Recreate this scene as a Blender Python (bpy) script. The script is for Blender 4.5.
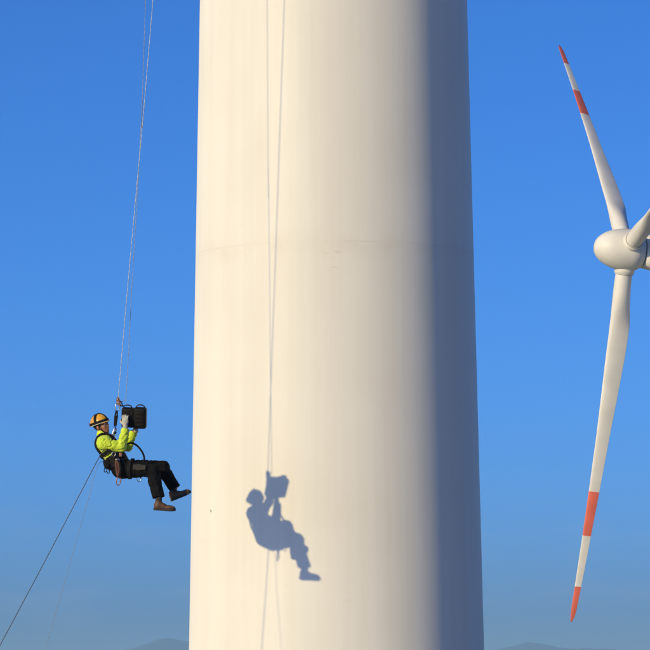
import bpy, bmesh, math, random
import numpy as np
from mathutils import Vector, Matrix, noise as mnoise

random.seed(7)
for o in list(bpy.data.objects):
    bpy.data.objects.remove(o, do_unlink=True)
scene = bpy.context.scene
C = scene.collection
R_ = math.radians

# ------------------------------------------------------------------ camera
F = 3910.0                       # focal length in pixels of a 650 px wide frame
PITCH, ROLL = R_(4.93), R_(-0.26)
CAM_Z = 1.7
cam_data = bpy.data.cameras.new('camera')
cam_data.sensor_width = 36.0
cam_data.lens = 36.0 * F / 650.0
cam_data.clip_start = 0.5
cam_data.clip_end = 80000.0
cam = bpy.data.objects.new('camera', cam_data)
CAM_M = Matrix.Translation((0, 0, CAM_Z)) @ Matrix.Rotation(math.pi / 2 + PITCH, 4, 'X') @ Matrix.Rotation(ROLL, 4, 'Z')
cam.matrix_world = CAM_M
C.objects.link(cam)
scene.camera = cam

# ------------------------------------------------------------------ sky and sun
SUN_AZ, SUN_EL = 46.0, 18.3      # sun stands behind the camera, 46 degrees to the left
world = bpy.data.worlds.new('World')
scene.world = world
world.use_nodes = True
wn, wl = world.node_tree.nodes, world.node_tree.links
wn.clear()
sky = wn.new('ShaderNodeTexSky')
sky.sky_type = 'NISHITA'
sky.sun_disc = False
sky.sun_elevation = R_(SUN_EL)
sky.sun_rotation = R_(180 + SUN_AZ)
sky.altitude = 0
sky.air_density = 0.5
sky.dust_density = 1.05
sky.ozone_density = 10.0
bg = wn.new('ShaderNodeBackground')
bg.inputs['Strength'].default_value = 0.143
wo = wn.new('ShaderNodeOutputWorld')
# very faint thin cloud in the low sky, all round the horizon
wtc = wn.new('ShaderNodeTexCoord')
wmp = wn.new('ShaderNodeMapping')
wmp.inputs['Scale'].default_value = (22, 22, 90)
wns = wn.new('ShaderNodeTexNoise')
wns.inputs['Scale'].default_value = 1.6
wns.inputs['Detail'].default_value = 7
wrp = wn.new('ShaderNodeMapRange')
wrp.inputs['From Min'].default_value = 0.50
wrp.inputs['From Max'].default_value = 0.80
wrp.inputs['To Max'].default_value = 0.35
wsp = wn.new('ShaderNodeSeparateXYZ')
whr = wn.new('ShaderNodeMapRange')
whr.inputs['From Min'].default_value = 0.05
whr.inputs['From Max'].default_value = 0.01
wmu = wn.new('ShaderNodeMath')
wmu.operation = 'MULTIPLY'
wmx = wn.new('ShaderNodeMix')
wmx.data_type = 'RGBA'
wmx.inputs[7].default_value = (2.3, 2.7, 3.9, 1)
wl.new(wtc.outputs['Generated'], wmp.inputs['Vector'])
wl.new(wmp.outputs['Vector'], wns.inputs['Vector'])
wl.new(wns.outputs['Fac'], wrp.inputs['Value'])
wl.new(wtc.outputs['Generated'], wsp.inputs['Vector'])
wl.new(wsp.outputs['Z'], whr.inputs['Value'])
wl.new(wrp.outputs['Result'], wmu.inputs[0])
wl.new(whr.outputs['Result'], wmu.inputs[1])
wl.new(wmu.outputs['Value'], wmx.inputs[0])
wl.new(sky.outputs['Color'], wmx.inputs[6])
wsat = wn.new('ShaderNodeHueSaturation')
wsat.inputs['Saturation'].default_value = 1.03
wl.new(wmx.outputs[2], wsat.inputs['Color'])
wl.new(wsat.outputs['Color'], bg.inputs['Color'])
wl.new(bg.outputs['Background'], wo.inputs['Surface'])

sun_data = bpy.data.lights.new('sun', 'SUN')
sun_data.energy = 3.6
sun_data.angle = R_(0.8)
sun_data.color = (1.0, 0.80, 0.41)
sun = bpy.data.objects.new('sun', sun_data)
to_sun = Vector((-math.sin(R_(SUN_AZ)) * math.cos(R_(SUN_EL)), -math.cos(R_(SUN_AZ)) * math.cos(R_(SUN_EL)), math.sin(R_(SUN_EL))))
sun.rotation_euler = to_sun.to_track_quat('Z', 'Y').to_euler()
C.objects.link(sun)

scene.view_settings.view_transform = 'Standard'
scene.view_settings.look = 'None'
scene.view_settings.exposure = 0.11
scene.view_settings.gamma = 1.0
scene.view_settings.use_curve_mapping = False
scene.render.engine = 'CYCLES'
scene.cycles.use_denoising = True
scene.cycles.max_bounces = 6
scene.cycles.volume_bounces = 1


def at(u, v, Y):
    """World point at depth Y (metres north of the camera) seen at photo pixel (u, v)."""
    d = CAM_M.to_3x3() @ Vector(((u - 325) / F, -(v - 325) / F, -1))
    return Vector((0, 0, CAM_Z)) + d * (Y / d.y)


# ------------------------------------------------------------------ materials
def mat(name, col, rough=0.6, metal=0.0, spec=0.5, noise=None, bump=None, sheen=0.0):
    """Principled material; noise=(scale, amount) varies the colour, bump=(scale, strength, distance)."""
    m = bpy.data.materials.new(name)
    m.use_nodes = True
    nt = m.node_tree
    b = nt.nodes['Principled BSDF']
    b.inputs['Base Color'].default_value = (*col, 1)
    b.inputs['Roughness'].default_value = rough
    b.inputs['Metallic'].default_value = metal
    b.inputs['Specular IOR Level'].default_value = spec
    if sheen:
        b.inputs['Sheen Weight'].default_value = sheen
    tc = nt.nodes.new('ShaderNodeTexCoord')
    if noise:
        n = nt.nodes.new('ShaderNodeTexNoise')
        n.inputs['Scale'].default_value = noise[0]
        n.inputs['Detail'].default_value = 6
        r = nt.nodes.new('ShaderNodeValToRGB')
        a = noise[1]
        r.color_ramp.elements[0].position = 0.3
        r.color_ramp.elements[1].position = 0.7
        r.color_ramp.elements[0].color = (*[max(0, c * (1 - a)) for c in col], 1)
        r.color_ramp.elements[1].color = (*[min(1, c * (1 + a)) for c in col], 1)
        nt.links.new(tc.outputs['Object'], n.inputs['Vector'])
        nt.links.new(n.outputs['Fac'], r.inputs['Fac'])
        nt.links.new(r.outputs['Color'], b.inputs['Base Color'])
    if bump:
        n2 = nt.nodes.new('ShaderNodeTexNoise')
        n2.inputs['Scale'].default_value = bump[0]
        n2.inputs['Detail'].default_value = 5
        bp = nt.nodes.new('ShaderNodeBump')
        bp.inputs['Strength'].default_value = bump[1]
        bp.inputs['Distance'].default_value = bump[2]
        nt.links.new(tc.outputs['Object'], n2.inputs['Vector'])
        nt.links.new(n2.outputs['Fac'], bp.inputs['Height'])
        nt.links.new(bp.outputs['Normal'], b.inputs['Normal'])
    return m


def tower_paint(seam_z):
    m = bpy.data.materials.new('tower_paint')
    m.use_nodes = True
    nt = m.node_tree
    N, Lk = nt.nodes, nt.links
    b = N['Principled BSDF']
    b.inputs['Roughness'].default_value = 0.5
    b.inputs['Diffuse Roughness'].default_value = 0.6
    b.inputs['Specular IOR Level'].default_value = 0.35
    tc = N.new('ShaderNodeTexCoord')
    # long vertical rain streaks
    mp = N.new('ShaderNodeMapping')
    mp.inputs['Scale'].default_value = (3.2, 3.2, 0.06)
    n1 = N.new('ShaderNodeTexNoise')
    n1.inputs['Scale'].default_value = 1.6
    n1.inputs['Detail'].default_value = 7
    n1.inputs['Roughness'].default_value = 0.6
    Lk.new(tc.outputs['Object'], mp.inputs['Vector'])
    Lk.new(mp.outputs['Vector'], n1.inputs['Vector'])
    r1 = N.new('ShaderNodeValToRGB')
    r1.color_ramp.elements[0].position = 0.34
    r1.color_ramp.elements[1].position = 0.62
    r1.color_ramp.elements[0].color = (0.79, 0.76, 0.688, 1)
    r1.color_ramp.elements[1].color = (0.82, 0.795, 0.73, 1)
    Lk.new(n1.outputs['Fac'], r1.inputs['Fac'])
    # broad cloudy weathering
    n2 = N.new('ShaderNodeTexNoise')
    n2.inputs['Scale'].default_value = 0.7
    n2.inputs['Detail'].default_value = 8
    Lk.new(tc.outputs['Object'], n2.inputs['Vector'])
    r2 = N.new('ShaderNodeValToRGB')
    r2.color_ramp.elements[0].position = 0.3
    r2.color_ramp.elements[1].position = 0.7
    r2.color_ramp.elements[0].color = (0.955, 0.95, 0.94, 1)
    r2.color_ramp.elements[1].color = (1, 1, 1, 1)
    Lk.new(n2.outputs['Fac'], r2.inputs['Fac'])
    mx = N.new('ShaderNodeMix')
    mx.data_type = 'RGBA'
    mx.blend_type = 'MULTIPLY'
    mx.inputs[0].default_value = 1
    Lk.new(r1.outputs['Color'], mx.inputs[6])
    Lk.new(r2.outputs['Color'], mx.inputs[7])
    # fine grime specks
    n3 = N.new('ShaderNodeTexNoise')
    n3.inputs['Scale'].default_value = 9
    n3.inputs['Detail'].default_value = 3
    Lk.new(tc.outputs['Object'], n3.inputs['Vector'])
    r3 = N.new('ShaderNodeValToRGB')
    r3.color_ramp.elements[0].position = 0.70
    r3.color_ramp.elements[1].position = 0.80
    r3.color_ramp.elements[0].color = (1, 1, 1, 1)
    r3.color_ramp.elements[1].color = (0.95, 0.935, 0.90, 1)
    Lk.new(n3.outputs['Fac'], r3.inputs['Fac'])
    mx2 = N.new('ShaderNodeMix')
    mx2.data_type = 'RGBA'
    mx2.blend_type = 'MULTIPLY'
    mx2.inputs[0].default_value = 1
    Lk.new(mx.outputs[2], mx2.inputs[6])
    Lk.new(r3.outputs['Color'], mx2.inputs[7])
    # grime caught along the girth weld
    sx = N.new('ShaderNodeSeparateXYZ')
    Lk.new(tc.outputs['Object'], sx.inputs['Vector'])
    sb = N.new('ShaderNodeMath')
    sb.operation = 'SUBTRACT'
    sb.inputs[1].default_value = seam_z - 0.05
    ab = N.new('ShaderNodeMath')
    ab.operation = 'ABSOLUTE'
    mr = N.new('ShaderNodeMapRange')
    mr.inputs['From Min'].default_value = 0.22
    mr.inputs['From Max'].default_value = 0.0
    n5 = N.new('ShaderNodeTexNoise')
    n5.inputs['Scale'].default_value = 2.3
    n5.inputs['Detail'].default_value = 8
    n5.inputs['Roughness'].default_value = 0.7
    r5 = N.new('ShaderNodeMapRange')
    r5.inputs['From Min'].default_value = 0.42
    r5.inputs['From Max'].default_value = 0.72
    mu = N.new('ShaderNodeMath')
    mu.operation = 'MULTIPLY'
    Lk.new(sx.outputs['Z'], sb.inputs[0])
    Lk.new(sb.outputs['Value'], ab.inputs[0])
    Lk.new(ab.outputs['Value'], mr.inputs['Value'])
    Lk.new(tc.outputs['Object'], n5.inputs['Vector'])
    Lk.new(n5.outputs['Fac'], r5.inputs['Value'])
    Lk.new(mr.outputs['Result'], mu.inputs[0])
    Lk.new(r5.outputs['Result'], mu.inputs[1])
    mx3 = N.new('ShaderNodeMix')
    mx3.data_type = 'RGBA'
    Lk.new(mu.outputs['Value'], mx3.inputs[0])
    Lk.new(mx2.outputs[2], mx3.inputs[6])
    mx3.inputs[7].default_value = (0.725, 0.685, 0.60, 1)
    Lk.new(mx3.outputs[2], b.inputs['Base Color'])
    # faint waviness of the rolled plate
    mp4 = N.new('ShaderNodeMapping')
    mp4.inputs['Scale'].default_value = (1, 1, 0.25)
    n4 = N.new('ShaderNodeTexNoise')
    n4.inputs['Scale'].default_value = 1.3
    n4.inputs['Detail'].default_value = 2
    Lk.new(tc.outputs['Object'], mp4.inputs['Vector'])
    Lk.new(mp4.outputs['Vector'], n4.inputs['Vector'])
    bp = N.new('ShaderNodeBump')
    bp.inputs['Strength'].default_value = 0.12
    bp.inputs['Distance'].default_value = 0.01
    Lk.new(n4.outputs['Fac'], bp.inputs['Height'])
    Lk.new(bp.outputs['Normal'], b.inputs['Normal'])
    return m


def rope_material(name, base, fleck, rough=0.8):
    m = bpy.data.materials.new(name)
    m.use_nodes = True
    nt = m.node_tree
    N, Lk = nt.nodes, nt.links
    b = N['Principled BSDF']
    b.inputs['Roughness'].default_value = rough
    tc = N.new('ShaderNodeTexCoord')
    w = N.new('ShaderNodeTexWave')
    w.wave_type = 'BANDS'
    w.bands_direction = 'DIAGONAL'
    w.inputs['Scale'].default_value = 7.0
    w.inputs['Distortion'].default_value = 1.5
    Lk.new(tc.outputs['Object'], w.inputs['Vector'])
    r = N.new('ShaderNodeValToRGB')
    r.color_ramp.elements[0].position = 0.35
    r.color_ramp.elements[1].position = 0.6
    r.color_ramp.elements[0].color = (*fleck, 1)
    r.color_ramp.elements[1].color = (*base, 1)
    Lk.new(w.outputs['Fac'], r.inputs['Fac'])
    Lk.new(r.outputs['Color'], b.inputs['Base Color'])
    return m


def hivis_material():
    m = bpy.data.materials.new('hivis_fabric')
    m.use_nodes = True
    nt = m.node_tree
    N, Lk = nt.nodes, nt.links
    b = N['Principled BSDF']
    b.inputs['Roughness'].default_value = 0.75
    b.inputs['Sheen Weight'].default_value = 0.2
    tc = N.new('ShaderNodeTexCoord')
    n = N.new('ShaderNodeTexNoise')
    n.inputs['Scale'].default_value = 14
    n.inputs['Detail'].default_value = 4
    Lk.new(tc.outputs['Object'], n.inputs['Vector'])
    r = N.new('ShaderNodeValToRGB')
    r.color_ramp.elements[0].position = 0.35
    r.color_ramp.elements[1].position = 0.65
    r.color_ramp.elements[0].color = (0.46, 0.62, 0.025, 1)
    r.color_ramp.elements[1].color = (0.66, 0.82, 0.05, 1)
    Lk.new(n.outputs['Fac'], r.inputs['Fac'])
    Lk.new(r.outputs['Color'], b.inputs['Base Color'])
    n2 = N.new('ShaderNodeTexNoise')
    n2.inputs['Scale'].default_value = 24
    bp = N.new('ShaderNodeBump')
    bp.inputs['Strength'].default_value = 0.3
    bp.inputs['Distance'].default_value = 0.02
    Lk.new(tc.outputs['Object'], n2.inputs['Vector'])
    Lk.new(n2.outputs['Fac'], bp.inputs['Height'])
    Lk.new(bp.outputs['Normal'], b.inputs['Normal'])
    return m


M = {
    'tower': tower_paint(at(335, 256, 55.0).z),
    'seam': mat('weld_paint', (0.755, 0.72, 0.645), 0.5, spec=0.35, noise=(1.5, 0.05)),
    'chip': mat('paint_chip', (0.20, 0.17, 0.14), 0.8, noise=(40, 0.4)),
    'gelcoat': mat('blade_gelcoat', (0.74, 0.71, 0.64), 0.5, spec=0.35, noise=(0.35, 0.08)),
    'red': mat('red_band_paint', (0.70, 0.135, 0.075), 0.55, noise=(0.5, 0.14)),
    'joint': mat('grey_joint_sealant', (0.55, 0.53, 0.48), 0.7),
    'dark_gap': mat('bearing_rubber', (0.03, 0.03, 0.03), 0.8),
    'grass': mat('dry_grass_ground', (0.27, 0.25, 0.17), 0.95, noise=(0.05, 0.45), bump=(2.0, 0.6, 0.2)),
    'hill': mat('hill_scrub', (0.075, 0.075, 0.06), 0.95, noise=(0.004, 0.4)),
    'hivis': hivis_material(),
    'trouser': mat('black_trouser_cloth', (0.0062, 0.006, 0.0066), 0.9, spec=0.15, noise=(12, 0.35), bump=(30, 0.7, 0.015)),
    'patch': mat('grey_knee_fabric', (0.045, 0.042, 0.04), 0.85, spec=0.2, noise=(20, 0.3), bump=(40, 0.5, 0.01)),
    'skin': mat('tanned_skin', (0.36, 0.15, 0.085), 0.5, noise=(20, 0.12)),
    'hair': mat('black_hair', (0.012, 0.01, 0.009), 0.6),
    'eye': mat('eye_white', (0.6, 0.58, 0.55), 0.2),
    'pupil': mat('dark_iris', (0.015, 0.01, 0.008), 0.2),
    'lip': mat('lip_skin', (0.30, 0.09, 0.07), 0.5),
    'glove': mat('grey_leather_glove', (0.42, 0.40, 0.35), 0.7, noise=(30, 0.2), bump=(50, 0.5, 0.006)),
    'helmet': mat('yellow_helmet_plastic', (0.72, 0.36, 0.035), 0.3, noise=(9, 0.1)),
    'black_web': mat('black_webbing', (0.009, 0.009, 0.011), 0.8, spec=0.2, noise=(60, 0.4)),
    'red_web': mat('red_brown_webbing', (0.13, 0.045, 0.032), 0.75, noise=(60, 0.3)),
    'yellow_web': mat('yellow_green_webbing', (0.42, 0.46, 0.10), 0.75, noise=(60, 0.25)),
    'blue_fit': mat('blue_anodised_metal', (0.03, 0.10, 0.42), 0.35, metal=0.6),
    'steel': mat('brushed_steel', (0.45, 0.44, 0.42), 0.32, metal=1.0),
    'bronze': mat('bronze_anodised_metal', (0.34, 0.17, 0.11), 0.4, metal=0.5),
    'case': mat('black_case_plastic', (0.005, 0.005, 0.0055), 0.55, spec=0.2, noise=(30, 0.3)),
    'case_rib': mat('dark_brown_case_rib', (0.012, 0.007, 0.0065), 0.6, spec=0.2),
    'case_handle': mat('navy_handle', (0.012, 0.016, 0.05), 0.4),
    'shoe': mat('brown_shoe_leather', (0.105, 0.05, 0.027), 0.65, noise=(30, 0.3), bump=(60, 0.4, 0.005)),
    'sole': mat('dark_rubber_sole', (0.025, 0.023, 0.022), 0.85),
    'sock': mat('dark_sock_knit', (0.03, 0.028, 0.03), 0.9),
    'rope_light': rope_material('white_rope_sheath', (0.60, 0.59, 0.56), (0.40, 0.41, 0.43)),
    'rope_dark': rope_material('grey_rope_sheath', (0.36, 0.36, 0.36), (0.24, 0.25, 0.27)),
    'rope_tag': rope_material('dark_tag_line_sheath', (0.10, 0.105, 0.12), (0.065, 0.07, 0.08)),
    'rope_thin': rope_material('pale_thin_line_sheath', (0.30, 0.31, 0.33), (0.22, 0.23, 0.26)),
}


# ------------------------------------------------------------------ mesh helpers
def link(name, me, material, parent=None, smooth=True):
    if smooth:
        me.polygons.foreach_set('use_smooth', [True] * len(me.polygons))
    me.materials.append(material)
    o = bpy.data.objects.new(name, me)
    C.objects.link(o)
    if parent is not None:
        o.parent = parent
    return o


def from_data(name, verts, faces, material, parent=None, smooth=True):
    me = bpy.data.meshes.new(name)
    me.from_pydata([tuple(v) for v in verts], [], [tuple(f) for f in faces])
    me.update()
    bm = bmesh.new()
    bm.from_mesh(me)
    bmesh.ops.recalc_face_normals(bm, faces=bm.faces)
    bm.to_mesh(me)
    bm.free()
    return link(name, me, material, parent, smooth)


def empty(name, loc, label=None, cat=None, group=None):
    o = bpy.data.objects.new(name, None)
    o.empty_display_size = 0.2
    o.location = loc
    C.objects.link(o)
    tag(o, label, cat, group)
    return o


def tag(o, label=None, cat=None, group=None, kind=None):
    for k, v in (('label', label), ('category', cat), ('group', group), ('kind', kind)):
        if v:
            o[k] = v
    return o


def tube_data(path, rad, seg=8, closed=False):
    path = [Vector(p) for p in path]
    n = len(path)
    rads = rad if hasattr(rad, '__len__') else [rad] * n
    verts, faces = [], []
    up = None
    for i, p in enumerate(path):
        if closed:
            t = path[(i + 1) % n] - path[i - 1]
        else:
            t = path[min(i + 1, n - 1)] - path[max(i - 1, 0)]
        t.normalize()
        if up is None:
            up = t.orthogonal().normalized()
        up = (up - t * up.dot(t))
        up.normalize()
        side = t.cross(up)
        for k in range(seg):
            a = 2 * math.pi * k / seg
            verts.append(p + (up * math.cos(a) + side * math.sin(a)) * rads[i])
    m = n if closed else n - 1
    for i in range(m):
        j = (i + 1) % n
        for k in range(seg):
            l = (k + 1) % seg
            faces.append((i * seg + k, i * seg + l, j * seg + l, j * seg + k))
    if not closed:
        faces.append(tuple(range(seg)))
        faces.append(tuple(range((n - 1) * seg, n * seg)))
    return verts, faces


def tube(name, path, rad, material, parent=None, seg=8, closed=False):
    v, f = tube_data(path, rad, seg, closed)
    return from_data(name, v, f, material, parent)


def smooth_path(pts, n=24):
    """Catmull-Rom curve through pts."""
    pts = [Vector(p) for p in pts]
    ext = [pts[0] * 2 - pts[1]] + pts + [pts[-1] * 2 - pts[-2]]
    out = []
    per = max(2, n // (len(pts) - 1))
    for i in range(1, len(ext) - 2):
        p0, p1, p2, p3 = ext[i - 1:i + 3]
        for k in range(per):
            t = k / per
            out.append(0.5 * ((2 * p1) + (p2 - p0) * t + (2 * p0 - 5 * p1 + 4 * p2 - p3) * t * t + (3 * p1 - p0 - 3 * p2 + p3) * t ** 3))
    out.append(pts[-1])
    return out


def rounded_box(name, size, material, parent=None, loc=(0, 0, 0), rot=None, bevel=0.01, seg=3):
    bm = bmesh.new()
    bmesh.ops.create_cube(bm, size=1)
    for v in bm.verts:
        v.co = Vector((v.co.x * size[0], v.co.y * size[1], v.co.z * size[2]))
    if bevel:
        bmesh.ops.bevel(bm, geom=list(bm.edges), offset=bevel, segments=seg, affect='EDGES', profile=0.5)
    mtx = Matrix.Translation(loc) @ (rot.to_4x4() if rot is not None else Matrix.Identity(4))
    bmesh.ops.transform(bm, matrix=mtx, verts=bm.verts)
    me = bpy.data.meshes.new(name)
    bm.to_mesh(me)
    bm.free()
    o = link(name, me, material, parent, smooth=True)
    return o


# ------------------------------------------------------------------ implicit surfaces (for the figure)
def sd_capsule(P, a, b, ra, rb, ys=1.0):
    """Distance to a tapered capsule; ys > 1 stretches it across the body (local y)."""
    a, b = np.array(a, float), np.array(b, float)
    Q = P
    if ys != 1.0:
        s = np.array([1, 1 / ys, 1])
        Q, a, b = P * s, a * s, b * s
    ab = b - a
    t = np.clip(((Q - a) @ ab) / max(ab @ ab, 1e-12), 0, 1)
    d = np.linalg.norm(Q - (a + t[..., None] * ab), axis=-1)
    return d - (ra + (rb - ra) * t)


def sd_ellipsoid(P, c, r, rot=None):
    q = P - np.array(c, float)
    if rot is not None:
        q = q @ np.array(rot)         # world -> local when rot holds local axes as columns
    r = np.array(r, float)
    k0 = np.linalg.norm(q / r, axis=-1)
    k1 = np.linalg.norm(q / (r * r), axis=-1)
    return k0 * (k0 - 1.0) / np.maximum(k1, 1e-9)


def smin(a, b, k):
    h = np.clip(0.5 + 0.5 * (b - a) / k, 0, 1)
    return b * (1 - h) + a * h - k * h * (1 - h)


def surface_nets(fn, lo, hi, step):
    lo, hi = np.array(lo, float), np.array(hi, float)
    n = np.maximum(4, np.ceil((hi - lo) / step).astype(int) + 1)
    gx, gy, gz = (lo[i] + step * np.arange(n[i]) for i in range(3))
    P = np.stack(np.meshgrid(gx, gy, gz, indexing='ij'), -1)
    D = fn(P)
    inside = D < 0
    cs = np.zeros(tuple(n - 1), int)
    for dx in (0, 1):
        for dy in (0, 1):
            for dz in (0, 1):
                cs += inside[dx:n[0] - 1 + dx, dy:n[1] - 1 + dy, dz:n[2] - 1 + dz]
    active = (cs > 0) & (cs < 8)
    idx = -np.ones(active.shape, int)
    cells = np.argwhere(active)
    idx[active] = np.arange(len(cells))
    acc = np.zeros((len(cells), 3))
    cnt = np.zeros(len(cells))
    corners = [(a, b, c) for a in (0, 1) for b in (0, 1) for c in (0, 1)]
    for i, ca in enumerate(corners):
        for cb in corners[i + 1:]:
            if sum(abs(p - q) for p, q in zip(ca, cb)) != 1:
                continue
            va = D[cells[:, 0] + ca[0], cells[:, 1] + ca[1], cells[:, 2] + ca[2]]
            vb = D[cells[:, 0] + cb[0], cells[:, 1] + cb[1], cells[:, 2] + cb[2]]
            m = (va < 0) != (vb < 0)
            t = np.where(m, va / np.where(m, va - vb, 1), 0)
            pt = np.array(ca) + t[:, None] * (np.array(cb) - np.array(ca))
            acc[m] += pt[m]
            cnt[m] += 1
    V = lo + step * (cells + acc / cnt[:, None])
    faces = []
    for ax in range(3):
        b_, c_ = (ax + 1) % 3, (ax + 2) % 3
        sl0 = [slice(None)] * 3
        sl1 = [slice(None)] * 3
        sl0[ax] = slice(0, -1)
        sl1[ax] = slice(1, None)
        cross = inside[tuple(sl0)] != inside[tuple(sl1)]
        E_ = np.argwhere(cross)
        ok = (E_[:, b_] > 0) & (E_[:, c_] > 0) & (E_[:, b_] < n[b_] - 1) & (E_[:, c_] < n[c_] - 1)
        E_ = E_[ok]
        flip = inside[E_[:, 0], E_[:, 1], E_[:, 2]]
        q = []
        for db, dc in ((-1, -1), (0, -1), (0, 0), (-1, 0)):
            e = E_.copy()
            e[:, b_] += db
            e[:, c_] += dc
            q.append(idx[e[:, 0], e[:, 1], e[:, 2]])
        q = np.stack(q, 1)
        q[~flip] = q[~flip][:, ::-1]
        faces.append(q)
    return V, np.concatenate(faces)


def sdf_mesh(name, fn, lo, hi, step, material, parent=None, wrinkle=None):
    V, Fc = surface_nets(fn, lo, hi, step)
    me = bpy.data.meshes.new(name)
    me.from_pydata(V.tolist(), [], Fc.tolist())
    me.update()
    bm = bmesh.new()
    bm.from_mesh(me)
    bmesh.ops.smooth_vert(bm, verts=bm.verts, factor=0.5, use_axis_x=True, use_axis_y=True, use_axis_z=True)
    if wrinkle:
        bm.normal_update()
        amp, sc, st = wrinkle
        for v in bm.verts:
            p = Vector((v.co.x * sc * st[0], v.co.y * sc * st[1], v.co.z * sc * st[2]))
            d1 = mnoise.noise(p)
            d2 = mnoise.noise(p * 1.9 + Vector((5, 1, 2)))
            crease = max(0, 1 - abs(d1) / 0.22) + 0.6 * max(0, 1 - abs(d2) / 0.22)
            v.co += v.normal * amp * (0.45 * mnoise.noise(p * 0.5) - crease)
    bm.to_mesh(me)
    bm.free()
    return link(name, me, material, parent)


# ================================================================== SETTING: ground and hills
def ground_z(x, y):
    d = math.hypot(x, y - 40)
    t = min(1, max(0, (d - 90) / 260))
    t = t * t * (3 - 2 * t)
    return -16 * t


verts, faces = [], []
radii = [0.0] + [6 * 1.22 ** k for k in range(43)]
NA = 72
verts.append((0, 40, 0))
for r in radii[1:]:
    for k in range(NA):
        a = 2 * math.pi * k / NA
        x, y = r * math.cos(a), 40 + r * math.sin(a)
        z = ground_z(x, y)
        if 30 < r < 4000:
            z += mnoise.noise(Vector((x * 0.01, y * 0.01, 0))) * min(1.2, r * 0.004)
        verts.append((x, y, z))
for k in range(NA):
    faces.append((0, 1 + k, 1 + (k + 1) % NA))
for i in range(1, len(radii) - 1):
    b0, b1 = 1 + (i - 1) * NA, 1 + i * NA
    for k in range(NA):
        l = (k + 1) % NA
        faces.append((b0 + k, b1 + k, b1 + l, b0 + l))
tag(from_data('ground', verts, faces, M['grass']), 'dry grassy ground around the wind turbine', kind='structure')

# far ridge, hazy, its summits just reaching the lower edge of the frame
HILL_Y = 15000.0


def ridge_height(x):
    """Height above the camera that the skyline of the far ridge reaches at this x."""
    pts = [(-4000, 10), (-1500, 30), (-1050, 36), (-800, 46), (-745, 54), (-690, 74), (-635, 93), (-600, 96), (-560, 88), (-500, 84), (-430, 72), (-200, 50), (200, 40),
           (600, 45), (700, 52), (770, 70), (830, 68), (900, 52), (1200, 42), (1600, 30), (4000, 20)]
    for (x0, h0), (x1, h1) in zip(pts, pts[1:]):
        if x0 <= x <= x1:
            t = (x - x0) / (x1 - x0)
            t = t * t * (3 - 2 * t)
            return h0 + (h1 - h0) * t
    return 10


verts, faces = [], []
NX, NY = 321, 25
for j in range(NY):
    v = j / (NY - 1) * 2 - 1
    for i in range(NX):
        x = -4000 + 8000 * i / (NX - 1)
        y = HILL_Y + v * 1500
        prof = max(0, 1 - abs(v) ** 1.3)
        h = (ridge_height(x) + CAM_Z + 16) * prof
        nz = mnoise.fractal(Vector((x * 0.006, y * 0.004, 3)), 1.0, 2.0, 5)
        h += nz * 13 * prof
        verts.append((x, y, -18 + h))
for j in range(NY - 1):
    for i in range(NX - 1):
        a = j * NX + i
        faces.append((a, a + 1, a + NX + 1, a + NX))
tag(from_data('hills', verts, faces, M['hill']), 'faint blue hazy ridge along the lower edge of the sky', kind='structure')

# ================================================================== NEAR TURBINE TOWER
TX, TY = 0.141, 55.0
TOWER_TOP = 46.0


def tower_r(z):
    return 2.067 - 0.0184 * (z - 1.87)


Z_SEAM = at(335, 256, TY).z
M['seam'].node_tree.nodes['Principled BSDF'].inputs['Diffuse Roughness'].default_value = 0.6
near = empty('wind_turbine', (TX, TY, 0), 'huge cream white turbine tower filling the middle of the photo, worker shadow on it', 'wind turbine', 'wind turbines')


def ring_stack(name, prof, material, parent, seg=192, cap=False):
    """Surface of revolution about z from a list of (r, z)."""
    vs, fs = [], []
    for r, z in prof:
        for k in range(seg):
            a = 2 * math.pi * k / seg
            vs.append((r * math.cos(a), r * math.sin(a), z))
    for i in range(len(prof) - 1):
        for k in range(seg):
            l = (k + 1) % seg
            fs.append((i * seg + k, i * seg + l, (i + 1) * seg + l, (i + 1) * seg + k))
    if cap:
        fs.append(tuple(range(seg)))
        fs.append(tuple(range((len(prof) - 1) * seg, len(prof) * seg)))
    return from_data(name, vs, fs, material, parent)


joints = [0.25, Z_SEAM, 19.5, 32.5, TOWER_TOP]
for i in range(4):
    z0, z1 = joints[i], joints[i + 1]
    g = 0.004
    k = 12
    prof = [(tower_r(z0 + g + (z1 - z0 - 2 * g) * t / k), z0 + g + (z1 - z0 - 2 * g) * t / k) for t in range(k + 1)]
    sec = ring_stack('tower_section', prof, M['tower'], near)
    if 0 < i:
        ring_stack('weld_seam', [(tower_r(z0 + dz) + 0.0006, z0 + dz) for dz in (-0.011, 0.0, 0.011)], M['seam'], near)
ring_stack('concrete_foundation', [(3.4, -0.3), (3.4, 0.2), (3.3, 0.25), (0.5, 0.25)], mat('foundation_concrete', (0.32, 0.31, 0.29), 0.9, noise=(2, 0.2)), near)


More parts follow.
